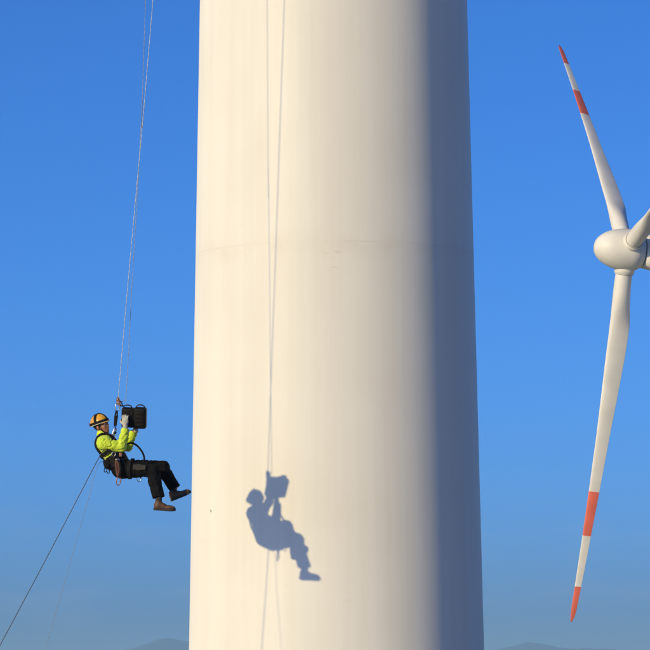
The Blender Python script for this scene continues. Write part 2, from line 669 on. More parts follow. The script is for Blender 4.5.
def tower_mark(u, v, rx, rz, material, name):
    """A thin paint chip lying on the tower face at photo pixel (u, v)."""
    p = at(u, v, TY - 2)
    d = (p - Vector((0, 0, CAM_Z))).normalized()
    s = TY - 3.5
    q = Vector((0, 0, CAM_Z)) + d * (s / d.y)
    for _ in range(400):
        if math.hypot(q.x - TX, q.y - TY) <= tower_r(q.z):
            break
        q += d * 0.01
    a = math.atan2(q.y - TY, q.x - TX)
    rr = tower_r(q.z) + 0.0015
    vs, fs = [], []
    rnd = random.Random(int(u * 7 + v))
    for k in range(14):
        t = 2 * math.pi * k / 14
        w = 0.75 + 0.5 * rnd.random()
        aa = a + rx * w * math.cos(t) / rr
        zz = q.z + rz * w * math.sin(t)
        vs += [((rr + 0.001) * math.cos(aa), (rr + 0.001) * math.sin(aa), zz), ((rr - 0.004) * math.cos(aa), (rr - 0.004) * math.sin(aa), zz)]
    fs.append(tuple(range(0, 28, 2)))
    for k in range(14):
        l = (k + 1) % 14
        fs.append((2 * k, 2 * k + 1, 2 * l + 1, 2 * l))
    from_data(name, vs, fs, material, near, smooth=False)


M['scuff'] = mat('brown_rust_scuff', (0.70, 0.66, 0.58), 0.7, noise=(30, 0.15))
tower_mark(211, 511, 0.012, 0.022, M['chip'], 'paint_chip')
tower_mark(338, 251.5, 0.05, 0.026, M['scuff'], 'paint_scuff')
tower_mark(325, 252.5, 0.025, 0.013, M['scuff'], 'paint_scuff')
tower_mark(334, 267, 0.04, 0.008, M['scuff'], 'paint_scuff')


# ================================================================== FAR TURBINE (parts shared by both nacelles)
def lathe_x(prof, seg=48):
    """Surface of revolution about x from (x, r) pairs."""
    vs, fs = [], []
    for x, r in prof:
        for k in range(seg):
            a = 2 * math.pi * k / seg
            vs.append((x, r * math.cos(a), r * math.sin(a)))
    for i in range(len(prof) - 1):
        for k in range(seg):
            l = (k + 1) % seg
            fs.append((i * seg + k, i * seg + l, (i + 1) * seg + l, (i + 1) * seg + k))
    fs.append(tuple(range(seg)))
    fs.append(tuple(range((len(prof) - 1) * seg, len(prof) * seg)))
    return vs, fs


def superellipse_loft(sections, seg=40, e=3.2):
    """Loft along x: sections (x, half width, half height, z centre)."""
    vs, fs = [], []
    for x, w, h, zc in sections:
        for k in range(seg):
            a = 2 * math.pi * k / seg
            c, s = math.cos(a), math.sin(a)
            vs.append((x, w * math.copysign(abs(c) ** (2 / e), c), zc + h * math.copysign(abs(s) ** (2 / e), s)))
    for i in range(len(sections) - 1):
        for k in range(seg):
            l = (k + 1) % seg
            fs.append((i * seg + k, i * seg + l, (i + 1) * seg + l, (i + 1) * seg + k))
    fs.append(tuple(range(seg)))
    fs.append(tuple(range((len(sections) - 1) * seg, len(sections) * seg)))
    return vs, fs


NACELLE = [(-1.85, 1.6, 1.65, 0.0), (-1.95, 1.75, 1.8, 0.0), (-3.0, 1.95, 2.0, 0.05), (-6.0, 2.0, 2.1, 0.1), (-9.5, 1.9, 2.0, 0.15), (-11.2, 1.6, 1.7, 0.25), (-11.6, 1.3, 1.4, 0.3)]

# the near turbine's nacelle, far above the frame, carries the ropes
nv, nf = superellipse_loft([(x * 0.9 + 5.0, w * 0.95, h * 0.95, z) for x, w, h, z in NACELLE])
nn = from_data('nacelle', [(v[1], -v[0], v[2] + TOWER_TOP + 1.95) for v in nv], nf, M['gelcoat'], near)

HUB_D = 432.6
BL = 42.25                                         # blade length
hub = at(627, 250, HUB_D)
yaw, tilt, phase = 0.2205, 0.0857, 0.2019          # rotor axis tilted up 4.9 degrees, nose to the left and a little towards the camera
nrm = Vector((-math.cos(yaw) * math.cos(tilt), -math.sin(yaw) * math.cos(tilt), math.sin(tilt)))
r_up = (Vector((0, 0, 1)) - nrm * nrm.z).normalized()
r_rt = nrm.cross(r_up)
PB = -r_up * math.cos(phase) + r_rt * math.sin(phase)
PQ = r_up * math.sin(phase) + r_rt * math.cos(phase)
far = empty('wind_turbine', (0, 0, 0), 'distant white three bladed turbine with red striped blade tips on the right', 'wind turbine', 'wind turbines')
fy = nrm.cross(PB).normalized()
ROT = Matrix((nrm, fy, PB)).transposed()          # local x = rotor axis, z = along the lower blade
# frame of the nacelle: x = axis, z up
nz_ = (Vector((0, 0, 1)) - nrm * nrm.z).normalized()
ROTN = Matrix((nrm, nz_.cross(nrm), nz_)).transposed()


def put(vs, rot=ROTN):
    return [hub + rot @ Vector(v) for v in vs]


# spinner: egg shaped nose cone
sp = []
for k in range(28):
    t = k / 27
    x = 3.85 - 5.55 * t
    if x > -0.2:
        s = (x + 0.2) / 4.05
        r = 2.36 * math.sqrt(max(0, 1 - s ** 2.15))
    else:
        r = 2.36 - 0.42 * ((-0.2 - x) / 1.3) ** 2
    sp.append((x, max(r, 0.03)))
v, f = lathe_x(sp)
spinner = from_data('spinner', put(v), f, M['gelcoat'], far)
for x0 in (-0.95,):                                # joint between the shells of the nose cone
    rj = [r for x, r in sp if x <= x0][0]
    r0_, r1_ = (float(np.interp(-(x0 + e), [-x for x, r in sp], [r for x, r in sp])) for e in (0.035, -0.035))
    v, f = lathe_x([(x0 + 0.035, r0_ + 0.006), (x0 - 0.035, r1_ + 0.006)])
    from_data('panel_joint', put(v), f[:-2], M['joint'], spinner)
v, f = lathe_x([(-1.45, 1.62), (-2.2, 1.62)])
from_data('bearing_ring', put(v), f, M['dark_gap'], far)
v, f = superellipse_loft(NACELLE)
from_data('nacelle', put(v), f, M['gelcoat'], far)
v, f = superellipse_loft([(-9.0, 0.7, 0.35, 2.35), (-10.6, 0.7, 0.35, 2.35)], e=4)
from_data('cooler_box', put(v), f, M['gelcoat'], far)
# tower of the far turbine
tb = hub + ROTN @ Vector((-6.0, 0, -2.0))
gz = ground_z(tb.x, tb.y) - 1.5
v = []
f = []
SEG = 48
for i in range(9):
    t = i / 8
    r = 2.1 - 0.75 * t
    for k in range(SEG):
        a = 2 * math.pi * k / SEG
        v.append((tb.x + r * math.cos(a), tb.y + r * math.sin(a), gz + (tb.z + 0.3 - gz) * t))
for i in range(8):
    for k in range(SEG):
        l = (k + 1) % SEG
        f.append((i * SEG + k, i * SEG + l, (i + 1) * SEG + l, (i + 1) * SEG + k))
from_data('tower', v, f, M['gelcoat'], far)


def airfoil(n=28):
    pts = []
    for k in range(n):
        a = 2 * math.pi * k / n
        x = 0.5 * (1 - math.cos(a))
        th = 0.6 * (0.2969 * math.sqrt(x) - 0.126 * x - 0.3516 * x * x + 0.2843 * x ** 3 - 0.1036 * x ** 4) / 0.12 * 0.5
        pts.append((x, th if a <= math.pi else -th))
    return pts


AF = airfoil()


def blade_section(s, pitch):
    """Loop of points for span fraction s, in (chordwise, axis, span) coordinates."""
    r = 1.6 + s * (BL - 1.6)
    chord = float(np.interp(s, [0, 0.03, 0.09, 0.17, 0.26, 0.36, 0.48, 0.7, 0.9, 0.965, 1.0], [1.85, 1.85, 1.98, 2.26, 2.16, 1.86, 1.5, 1.06, 0.72, 0.6, 0.5]))
    t = min(1, max(0, (s - 0.04) / 0.15))
    blend = t * t * (3 - 2 * t)
    if s > 0.965:
        chord *= math.sqrt(max(0.03, 1 - ((s - 0.965) / 0.035) ** 2))
    thick = 1.0 if blend == 0 else (1 - blend) + blend * (0.36 - 0.2 * min(1, s * 1.3))
    tw = pitch - R_(10) * (1 - s) ** 2
    out = []
    for (ax, ay), k in zip(AF, range(len(AF))):
        a = 2 * math.pi * k / len(AF)
        cx, cy = -0.5 * math.cos(a), 0.5 * math.sin(a)       # circle root
        fx, fyy = ax - 0.36, ay * thick * 1.6
        x = (cx * (1 - blend) + fx * blend) * chord
        y = (cy * (1 - blend) + fyy * blend) * chord
        bend = 0.9 * s * s
        out.append((x * math.cos(tw) - y * math.sin(tw), x * math.sin(tw) + y * math.cos(tw) + bend, r))
    return out


def blade_piece(name, s0, s1, n, pitch, frame, material, parent, cap0, cap1):
    vs, fs = [], []
    L_ = len(AF)
    for i in range(n + 1):
        s = s0 + (s1 - s0) * i / n
        vs += blade_section(s, pitch)
    for i in range(n):
        for k in range(L_):
            l = (k + 1) % L_
            fs.append((i * L_ + k, i * L_ + l, (i + 1) * L_ + l, (i + 1) * L_ + k))
    if cap0:
        fs.append(tuple(range(L_)))
    if cap1:
        fs.append(tuple(range(n * L_, (n + 1) * L_)))
    return from_data(name, [hub + frame @ Vector(v) for v in vs], fs, material, parent)


def blade(direction, pitch):
    """One blade with its two red bands; direction is a unit vector in the rotor plane."""
    tang = nrm.cross(direction).normalized()
    frame = Matrix((tang, nrm, direction)).transposed()
    root = blade_piece('blade', 0.0, 0.633, 30, pitch, frame, M['gelcoat'], far, True, False)
    blade_piece('red_band', 0.633, 0.757, 6, pitch, frame, M['red'], root, False, False)
    blade_piece('white_band', 0.757, 0.90, 7, pitch, frame, M['gelcoat'], root, False, False)
    blade_piece('red_tip', 0.90, 1.0, 14, pitch, frame, M['red'], root, False, True)
    # collar round the blade root
    vs, fs = [], []
    prof = [(1.02, 1.7), (1.12, 1.75), (1.12, 2.6), (1.02, 2.66)]
    for r, z in prof:
        for k in range(40):
            a = 2 * math.pi * k / 40
            vs.append((r * math.cos(a), r * math.sin(a), z))
    for i in range(3):
        for k in range(40):
            l = (k + 1) % 40
            fs.append((i * 40 + k, i * 40 + l, (i + 1) * 40 + l, (i + 1) * 40 + k))
    sv, sf = tube_data([(1.0 * math.cos(2 * math.pi * k / 32), 1.0 * math.sin(2 * math.pi * k / 32), 2.70) for k in range(32)], 0.05, 6, True)
    from_data('root_seal', [hub + frame @ Vector(v) for v in sv], sf, M['joint'], root)
    from_data('root_collar', [hub + frame @ Vector(v) for v in vs], fs, M['gelcoat'], root)


BLADE_PITCH = R_(-78)
for k in range(3):
    a = 2 * math.pi * k / 3
    blade((PB * math.cos(a) + PQ * math.sin(a)).normalized(), BLADE_PITCH)

# ================================================================== THE WORKER
S = 76.0
PY = 51.37
porigin = at(122, 468, PY)


def Q(u, v, d=0.0):
    """Local figure coordinates (metres from the hips) of photo pixel (u, v), d pixels nearer the camera."""
    return ((u - 122) / S, -d / S, (468 - v) / S)


def W(u, v, d=0.0):
    return porigin + Vector(Q(u, v, d))


person = empty('person', porigin, 'worker in lime jacket, black trousers and yellow helmet hanging on ropes beside the tower', 'person')


def px(r):
    return r / S


# ---- garments as implicit surfaces
def f_torso(P):
    d = sd_capsule(P, Q(106, 444), Q(118, 464), px(10.0), px(9.6), 1.35)
    d = smin(d, sd_capsule(P, Q(104.5, 443.5, 11), Q(107, 443, -11), px(7.4), px(7.4)), 0.05)
    return d


ARM_N = [Q(104, 444.5, 13), Q(122.0, 447.5, 12.5), Q(126.0, 430, 10)]
ARM_F = [Q(108, 443.5, -13), Q(127.0, 446.0, -12), Q(133.5, 431.5, -7)]


def f_jacket(P):
    d = f_torso(P)
    d = smin(d, sd_capsule(P, Q(103, 439), Q(101.5, 434.5, 1), px(6.6), px(5.6)), 0.03)       # collar
    for arm, k in ((ARM_N, 1.0), (ARM_F, 1.0)):
        d = smin(d, sd_capsule(P, arm[0], arm[1], px(6.2) * k, px(5.2) * k), 0.03)
        d = smin(d, sd_capsule(P, arm[1], arm[2], px(5.3) * k, px(4.3) * k), 0.02)
    # lower hem: cut across the hips
    n = np.array([12, 0, -20.0]) / math.hypot(12, 20)
    c = np.array(Q(115.5, 460.5))
    d = np.maximum(d, (P - c) @ n)
    for arm in (ARM_N, ARM_F):                                                              # cuffs
        a, b = np.array(arm[1]), np.array(arm[2])
        ax = (b - a) / np.linalg.norm(b - a)
        near_cuff = np.linalg.norm(P - b, axis=-1) < 0.11
        d = np.where(near_cuff, np.maximum(d, (P - b) @ ax - 0.01), d)
    return d


LEG_N = [Q(122, 470, 7), Q(154, 471, 10.5), Q(159.3, 498, 15)]
LEG_F = [Q(122, 467.5, -7), Q(162.5, 466.5, -12), Q(174.3, 488, -11)]


def f_trouser(P):
    d = sd_capsule(P, Q(121.5, 468.5, 6), Q(121.5, 468.5, -6), px(10.2), px(10.2))
    d = smin(d, sd_capsule(P, Q(120, 466), Q(116.5, 459), px(9.3), px(9.0), 1.3), 0.04)
    for leg, k in ((LEG_N, 1.0), (LEG_F, 0.98)):
        mid = tuple(np.array(leg[0]) * 0.45 + np.array(leg[1]) * 0.55)
        d = smin(d, sd_capsule(P, leg[0], mid, px(9.0) * k, px(7.6) * k), 0.03)
        d = smin(d, sd_capsule(P, mid, leg[1], px(7.5) * k, px(6.7) * k), 0.02)
        calf = tuple(np.array(leg[1]) * 0.6 + np.array(leg[2]) * 0.4 - np.array((0.012, 0, 0)))
        d = smin(d, sd_capsule(P, leg[1], calf, px(6.6) * k, px(6.5) * k), 0.02)
        d = smin(d, sd_capsule(P, calf, leg[2], px(6.5) * k, px(6.2) * k), 0.02)
    for leg in (LEG_N, LEG_F):
        a, b = np.array(leg[1]), np.array(leg[2])
        ax = (b - a) / np.linalg.norm(b - a)
        region = np.linalg.norm(P - b, axis=-1) < 0.14
        d = np.where(region, np.maximum(d, (P - b) @ ax - 0.005), d)
    # waist cut
    n = np.array([-12, 0, 20.0]) / math.hypot(12, 20)
    c = np.array(Q(114.5, 457))
    return np.maximum(d, (P - c) @ n)


# ---- head: local x forward, y left, z up
HEAD_C = np.array(Q(101.2, 424.8, 1))
fwd = Vector((math.cos(R_(32)), -math.sin(R_(32)), 0.26)).normalized()
hup = Vector((-0.36, -0.05, 1.0))
hup = (hup - fwd * hup.dot(fwd)).normalized()
hleft = hup.cross(fwd).normalized()
HR = np.array([[fwd[i], hleft[i], hup[i]] for i in range(3)])


def H(x, y, z):
    return tuple(HEAD_C + HR @ np.array((x, y, z)))


def f_head(P):
    d = sd_ellipsoid(P, H(-0.012, 0, 0.03), (0.098, 0.077, 0.095), HR)              # cranium
    d = smin(d, sd_ellipsoid(P, H(0.026, 0, -0.045), (0.066, 0.060, 0.078), HR), 0.03)   # face
    d = smin(d, sd_ellipsoid(P, H(0.055, 0, -0.105), (0.027, 0.028, 0.022), HR), 0.025)  # chin
    d = smin(d, sd_ellipsoid(P, H(0.056, 0.036, -0.035), (0.028, 0.022, 0.02), HR), 0.018)  # cheek bones
    d = smin(d, sd_ellipsoid(P, H(0.056, -0.036, -0.035), (0.028, 0.022, 0.02), HR), 0.018)
    d = smin(d, sd_ellipsoid(P, H(0.078, 0, 0.018), (0.02, 0.05, 0.012), HR), 0.015)     # brow
    d = smin(d, sd_capsule(P, H(0.086, 0, 0.0), H(0.106, 0, -0.036), 0.009, 0.0135), 0.010)  # nose
    for s in (-1, 1):
        d = smin(d, sd_ellipsoid(P, H(0.092, s * 0.012, -0.041), (0.010, 0.009, 0.008), HR), 0.006)
        d = np.maximum(d, -sd_ellipsoid(P, H(0.094, s * 0.031, -0.004), (0.013, 0.016, 0.010), HR))
        ear = sd_ellipsoid(P, H(-0.012, s * 0.082, -0.022), (0.022, 0.010, 0.034), HR)
        d = smin(d, ear, 0.008)
    d = smin(d, sd_ellipsoid(P, H(0.082, 0, -0.070), (0.014, 0.024, 0.010), HR), 0.010)   # mouth
    d = np.maximum(d, -sd_capsule(P, H(0.099, 0.022, -0.071), H(0.099, -0.022, -0.071), 0.003, 0.003))
    return d


def f_body(P):
    d = f_head(P)
    d = smin(d, sd_capsule(P, H(-0.015, 0, -0.07), Q(104, 440), 0.056, 0.062), 0.03)
    d = smin(d, f_torso(P) + 0.035, 0.03)
    for arm in (ARM_N, ARM_F):
        d = smin(d, sd_capsule(P, arm[0], arm[1], 0.047, 0.04), 0.02)
        d = smin(d, sd_capsule(P, arm[1], arm[2], 0.04, 0.028), 0.02)
    for leg in (LEG_N, LEG_F):
        d = smin(d, sd_capsule(P, leg[0], leg[1], 0.085, 0.055), 0.03)
        d = smin(d, sd_capsule(P, leg[1], leg[2], 0.055, 0.036), 0.02)
    return d


body = sdf_mesh('body', f_body, (-0.55, -0.4, -0.55), (0.75, 0.42, 0.85), 0.0085, M['skin'], person)
jacket = sdf_mesh('jacket', f_jacket, (-0.45, -0.42, -0.1), (0.3, 0.42, 0.62), 0.0085, M['hivis'], person, wrinkle=(0.010, 9, (1, 1, 1.5)))
trousers = sdf_mesh('trousers', f_trouser, (-0.3, -0.42, -0.48), (0.82, 0.42, 0.3), 0.0085, M['trouser'], person, wrinkle=(0.008, 8, (1.6, 1, 1)))


def small_sphere(name, c, r, material, parent, seg=12):
    bm = bmesh.new()
    bmesh.ops.create_uvsphere(bm, u_segments=seg, v_segments=seg, radius=1)
    rr = r if hasattr(r, '__len__') else (r, r, r)
    for v in bm.verts:
        v.co = Vector(c) + Matrix(HR.tolist()) @ Vector((v.co.x * rr[0], v.co.y * rr[1], v.co.z * rr[2]))
    me = bpy.data.meshes.new(name)
    bm.to_mesh(me)
    bm.free()
    return link(name, me, material, parent)


for s in (-1, 1):
    e = small_sphere('eye', H(0.082, s * 0.031, -0.004), 0.0125, M['eye'], body)
    small_sphere('iris', H(0.0915, s * 0.031, -0.005), (0.004, 0.0062, 0.0062), M['pupil'], e)
    tube('eyebrow', [H(0.098, s * 0.012, 0.016), H(0.095, s * 0.03, 0.021), H(0.082, s * 0.05, 0.017)], [0.004, 0.0045, 0.003], M['hair'], body, 6)
tube('lips', [H(0.087, 0.024, -0.071), H(0.097, 0.01, -0.070), H(0.099, 0, -0.0705), H(0.097, -0.01, -0.070), H(0.087, -0.024, -0.071)], [0.002, 0.005, 0.0055, 0.005, 0.002], M['lip'], body, 6)


def f_hair(P):
    d = sd_ellipsoid(P, H(-0.018, 0, 0.024), (0.100, 0.083, 0.098), HR)
    q = (P - HEAD_C) @ HR
    return np.maximum(d, np.maximum(q[..., 0] * 0.9 - q[..., 2] * 0.5 - 0.03, -q[..., 2] - 0.055))


lo = HEAD_C - 0.16
hi = HEAD_C + 0.16
sdf_mesh('hair', f_hair, lo, hi, 0.005, M['hair'], body, wrinkle=(0.002, 60, (1, 1, 1)))

# ---- helmet
HEL_C = np.array(H(-0.012, 0, 0.034))
HRAD = (0.129, 0.113, 0.119)


def hel(theta, phi, k=1.0):
    """Point on the helmet: theta around (0 = front), phi up from the rim."""
    v = np.array((HRAD[0] * math.cos(theta) * math.cos(phi), HRAD[1] * math.sin(theta) * math.cos(phi), HRAD[2] * math.sin(phi)))
    v = v * k
    return tuple(HEL_C + HR @ v)


helmet = from_data('helmet', *(lambda n, m: (
    [hel(2 * math.pi * i / n, -0.10 + (math.pi / 2 + 0.10) * j / m, kk) for kk in (1.0, 0.93) for j in range(m + 1) for i in range(n)],
    [(o_ + j * n + i, o_ + j * n + (i + 1) % n, o_ + (j + 1) * n + (i + 1) % n, o_ + (j + 1) * n + i) for o_ in (0, (m + 1) * n) for j in range(m) for i in range(n)]
    + [(i, (i + 1) % n, (m + 1) * n + (i + 1) % n, (m + 1) * n + i) for i in range(n)]))(40, 14), M['helmet'], person)


def band(name, pts, nrms, width, thick, material, parent, closed=False, across=None):
    """Flat strap along pts; nrms are outward normals."""
    n = len(pts)
    vs, fs = [], []
    for i in range(n):
        p = Vector(pts[i])
        t = (Vector(pts[(i + 1) % n]) - Vector(pts[i - 1])) if closed else (Vector(pts[min(i + 1, n - 1)]) - Vector(pts[max(i - 1, 0)]))
        nn_ = Vector(nrms[i]).normalized()
        sd = across if across is not None else nn_.cross(t).normalized()
        sd = Vector(sd)
        for a, b in ((-1, 0), (1, 0), (1, 1), (-1, 1)):
            vs.append(p + sd * a * width / 2 + nn_ * thick * b)
    m = n if closed else n - 1
    for i in range(m):
        j = (i + 1) % n
        for k in range(4):
            l = (k + 1) % 4
            fs.append((i * 4 + k, i * 4 + l, j * 4 + l, j * 4 + k))
    if not closed:
        fs += [(0, 1, 2, 3), tuple((n - 1) * 4 + k for k in range(4))]
    return from_data(name, vs, fs, material, parent, smooth=False)


def hel_n(theta, phi):
    v = np.array((math.cos(theta) * math.cos(phi) / HRAD[0], math.sin(theta) * math.cos(phi) / HRAD[1], math.sin(phi) / HRAD[2]))
    return tuple(HR @ v)


ths = [2 * math.pi * i / 40 for i in range(40)]
band('rim_strap', [hel(t, 0.06, 1.003) for t in ths], [hel_n(t, 0.06) for t in ths], 0.034, 0.005, M['black_web'], helmet, True)
# band over the crown from ear to ear, and the raised ridge from front to back
phs = [math.pi * (i / 28) for i in range(29)]
band('crown_strap', [tuple(HEL_C + HR @ np.array((0.012, HRAD[1] * math.cos(p) * 1.005, HRAD[2] * math.sin(p) * 1.005))) for p in phs],
     [tuple(HR @ np.array((0, math.cos(p) / HRAD[1], math.sin(p) / HRAD[2]))) for p in phs], 0.038, 0.006, M['black_web'], helmet)
band('crown_strap', [tuple(HEL_C + HR @ np.array((HRAD[0] * math.cos(p) * 1.006, 0, HRAD[2] * math.sin(p) * 1.006))) for p in phs],
     [tuple(HR @ np.array((math.cos(p) / HRAD[0], 0, math.sin(p) / HRAD[2]))) for p in phs], 0.022, 0.005, M['black_web'], helmet)
# small peak at the front
pk_t = [-0.9 + 1.8 * i / 12 for i in range(13)]
vs = []
for t in pk_t:
    e = math.cos(t / 0.9 * math.pi / 2)
    for dx, dz in ((0, 0.002), (0.014 * e + 0.003, -0.008), (0.014 * e + 0.003, -0.013), (0, -0.006)):
        b_ = np.array((HRAD[0] * math.cos(t) + dx * math.cos(t), HRAD[1] * math.sin(t) + dx * math.sin(t), -0.010 + dz))
        vs.append(tuple(HEL_C + HR @ b_))
fs = []
for i in range(12):
    for k in range(4):
        l = (k + 1) % 4
        fs.append((i * 4 + k, i * 4 + l, (i + 1) * 4 + l, (i + 1) * 4 + k))
fs += [(0, 1, 2, 3), tuple(48 + k for k in range(4))]
from_data('peak', vs, fs, M['helmet'], helmet)
M['pale_rim'] = mat('pale_rim_plastic', (0.62, 0.55, 0.42), 0.5)
tube('lower_rim', [hel(t, -0.10, 1.005) for t in ths], 0.007, M['pale_rim'], helmet, 8, closed=True)
rounded_box('headlamp_battery', (0.03, 0.06, 0.04), M['red_web'], helmet, hel(math.pi, 0.12, 1.06), Matrix(HR.tolist()), 0.008)
for s in (-1, 1):
    tube('chin_strap', smooth_path([H(0.02, s * 0.098, 0.02), H(0.022, s * 0.088, -0.045), H(0.05, s * 0.045, -0.115), H(0.062, 0, -0.128)], 14), 0.006, M['black_web'], helmet, 6)

# ---- hands: palm and five fingers, gloved
case_tilt = Matrix.Rotation(R_(4), 3, 'Y')
CASE_C = Vector(Q(134, 417.3, 0.5))


def hand(name, palm_c, palm_x, palm_n, r=1.0, curl=1.0):
    """palm_x points from wrist to knuckles, palm_n out of the palm (towards what is held)."""
    palm_x = Vector(palm_x).normalized()
    palm_n = Vector(palm_n)
    palm_n = (palm_n - palm_x * palm_n.dot(palm_x)).normalized()
    side = palm_n.cross(palm_x).normalized()
    fr = np.array([[palm_x[i], side[i], palm_n[i]] for i in range(3)])
    pc = np.array(palm_c)

    def hp(x, y, z):
        return tuple(pc + fr @ np.array((x, y, z)))

    chains = []
    for k, (y, ln) in enumerate(((-0.033, 0.030), (-0.011, 0.034), (0.011, 0.032), (0.032, 0.025))):
        p0 = hp(0.045, y, 0)
        p1 = hp(0.045 + ln * 0.95, y * 1.08, 0.008 * curl)
        p2 = hp(0.045 + ln * 1.45, y * 1.1, 0.028 * curl)
        p3 = hp(0.045 + ln * 1.35, y * 1.1, 0.05 * curl)
        chains.append(((p0, p1, p2, p3), (0.0115, 0.0105, 0.0098, 0.0088)))
    chains.append(((hp(-0.02, -0.04, 0.004), hp(0.008, -0.062, 0.02), hp(0.026, -0.066, 0.042), hp(0.034, -0.06, 0.058)), (0.014, 0.0125, 0.0115, 0.010)))

    def fn(P):
        d = sd_ellipsoid(P, hp(0.005, 0, 0), (0.056, 0.046, 0.019), fr)
        d = smin(d, sd_capsule(P, hp(-0.03, 0, 0), hp(-0.085, 0, -0.004), 0.032, 0.036), 0.02)
        for pts, rr in chains:
            for a, b, ra, rb in zip(pts, pts[1:], rr, rr[1:]):
                d = smin(d, sd_capsule(P, a, b, ra, rb), 0.005)
        return d

    return sdf_mesh(name, fn, pc - 0.16, pc + 0.16, 0.0048, M['glove'], person)


hand('glove', Q(125.6, 422.3, 8.6), (-0.02, 0.12, 1.0), (0.12, 1.0, 0.0))
hand('glove', Q(135.4, 424.2, -7.2), (0.02, 0.05, 1.0), (0, -1.0, 0.0))


# ---- shoes and socks
def shoe(heel, toe, side_d, ankle):
    hl, te = Vector(heel), Vector(toe)
    fx = (te - hl).normalized()
    up = Vector((0, 0, 1))
    up = (up - fx * up.dot(fx)).normalized()
    lf = up.cross(fx).normalized()
    fr = np.array([[fx[i], lf[i], up[i]] for i in range(3)])
    o_ = np.array(heel)

    def sp_(x, y, z):
        return tuple(o_ + fr @ np.array((x, y, z)))

    def fn(P):
        d = sd_capsule(P, sp_(0.045, 0, 0.048), sp_(0.12, 0.0, 0.05), 0.044, 0.043)
        d = smin(d, sd_ellipsoid(P, sp_(0.205, 0.004, 0.034), (0.080, 0.047, 0.034), fr), 0.03)
        an = np.array(sp_(0.055, 0, 0.115))
        d = smin(d, sd_capsule(P, sp_(0.06, 0, 0.06), tuple(an), 0.045, 0.044), 0.03)
        q = (P - o_) @ fr
        d = np.maximum(d, -(q[..., 2] - 0.012))
        return np.maximum(d, q[..., 2] - 0.118 + 0.12 * np.clip(q[..., 0] - 0.05, 0, 1))

    mid = np.array(sp_(0.14, 0, 0.06))
    u = sdf_mesh('shoe', fn, mid - 0.22, mid + 0.22, 0.006, M['shoe'], person)
    # sole: a shaped slab
    prof = [(-0.004, 0.0), (0.0, 0.026), (0.03, 0.038), (0.08, 0.036), (0.12, 0.034), (0.17, 0.043), (0.22, 0.049), (0.26, 0.041), (0.285, 0.022), (0.292, 0.0)]
    loop = [(x, w) for x, w in prof] + [(x, -w) for x, w in reversed(prof[1:-1])]
    vs = [sp_(x, y, z + (0.012 * max(0, (x - 0.2) / 0.09) ** 2)) for z in (-0.012, 0.02) for x, y in loop]
    n = len(loop)
    fs = [tuple(range(n)), tuple(range(n, 2 * n))] + [(k, (k + 1) % n, n + (k + 1) % n, n + k) for k in range(n)]
    from_data('sole', vs, fs, M['sole'], u, smooth=False)
    for i in range(4):
        x = 0.105 + i * 0.025
        z = 0.098 - i * 0.011
        tube('lace', [sp_(x, -0.026, z - 0.006), sp_(x + 0.006, 0, z + 0.004), sp_(x, 0.026, z - 0.006)], 0.0035, M['sole'], u, 6)
    tube('sock', [ankle, Vector(ankle) * 0.4 + Vector(sp_(0.058, 0, 0.11)) * 0.6, Vector(sp_(0.06, 0, 0.08))], [0.045, 0.043, 0.042], M['sock'], person, 16)


shoe(Q(154.2, 510, 15), Q(174.5, 511.5, 16.5), 1, LEG_N[2])
shoe(Q(170.4, 500.5, -11), Q(190.0, 492.6, -12), -1, LEG_F[2])


# ---- straps that follow the body surface
def march(fn, c, d, far_=0.5):
    c, d = np.array(c, float), np.array(d, float)
    ts = np.linspace(far_, 0.0, 260)
    pts = c + ts[:, None] * d
    val = fn(pts)
    hit = np.argmax(val < 0)
    return tuple(pts[hit]) if val[hit] < 0 else tuple(c)


def f_clothed(P):
    d = np.minimum(f_torso(P), sd_capsule(P, Q(121.5, 468.5, 6), Q(121.5, 468.5, -6), px(10.2), px(10.2)))
    return np.minimum(d, sd_capsule(P, Q(120, 466), Q(116.5, 459), px(9.3), px(9.0), 1.3))


def ring_strap(name, c, axis, width, thick, material, parent, fn=f_clothed, off=0.007, n=44, far_=0.3):
    axis = Vector(axis).normalized()
    e1 = axis.orthogonal().normalized()
    e2 = axis.cross(e1)
    pts, nr = [], []
    for i in range(n):
        a = 2 * math.pi * i / n
        d = e1 * math.cos(a) + e2 * math.sin(a)
        p = Vector(march(fn, c, d, far_)) + d * off
        pts.append(p)
        nr.append(d)
    pts = [(pts[i - 1] + pts[i] * 2 + pts[(i + 1) % n]) / 4 + nr[i] * 0.001 for i in range(n)]
    return band(name, pts, nr, width, thick, material, parent, True, across=tuple(axis))


tors_ax = Vector(Q(106, 444)) - Vector(Q(118, 464))
harness = ring_strap('harness', Q(115.2, 458.5), tors_ax, 0.105, 0.014, M['black_web'], person)
ring_strap('lower_belt', Q(118.2, 463.5), tors_ax, 0.04, 0.012, M['black_web'], harness, off=0.009)
ring_strap('chest_band', Q(110.6, 451), tors_ax, 0.05, 0.012, M['black_web'], harness, fn=f_torso, off=0.014)
for leg, nm in ((LEG_N, 1), (LEG_F, -1)):
    a, b = Vector(leg[0]), Vector(leg[1])
    ring_strap('leg_loop', a.lerp(b, 0.26), b - a, 0.045, 0.007, M['black_web'], harness, fn=f_trouser, far_=0.15)


def surface_strap(name, pts, width, material, parent, inner, fn, n=18, thick=0.008):
    """Strap whose way points are pushed out from an inner axis to the clothed surface."""
    path = smooth_path(pts, n)
    out, nr = [], []
    ia, ib = Vector(inner[0]), Vector(inner[1])
    ab = ib - ia
    for p in path:
        t = max(0, min(1, (p - ia).dot(ab) / ab.dot(ab)))
        c = ia + ab * t
        d = (p - c).normalized()
        out.append(Vector(march(fn, c, d, 0.35)) + d * 0.006)
        nr.append(d)
    return band(name, out, nr, width, thick, material, parent)


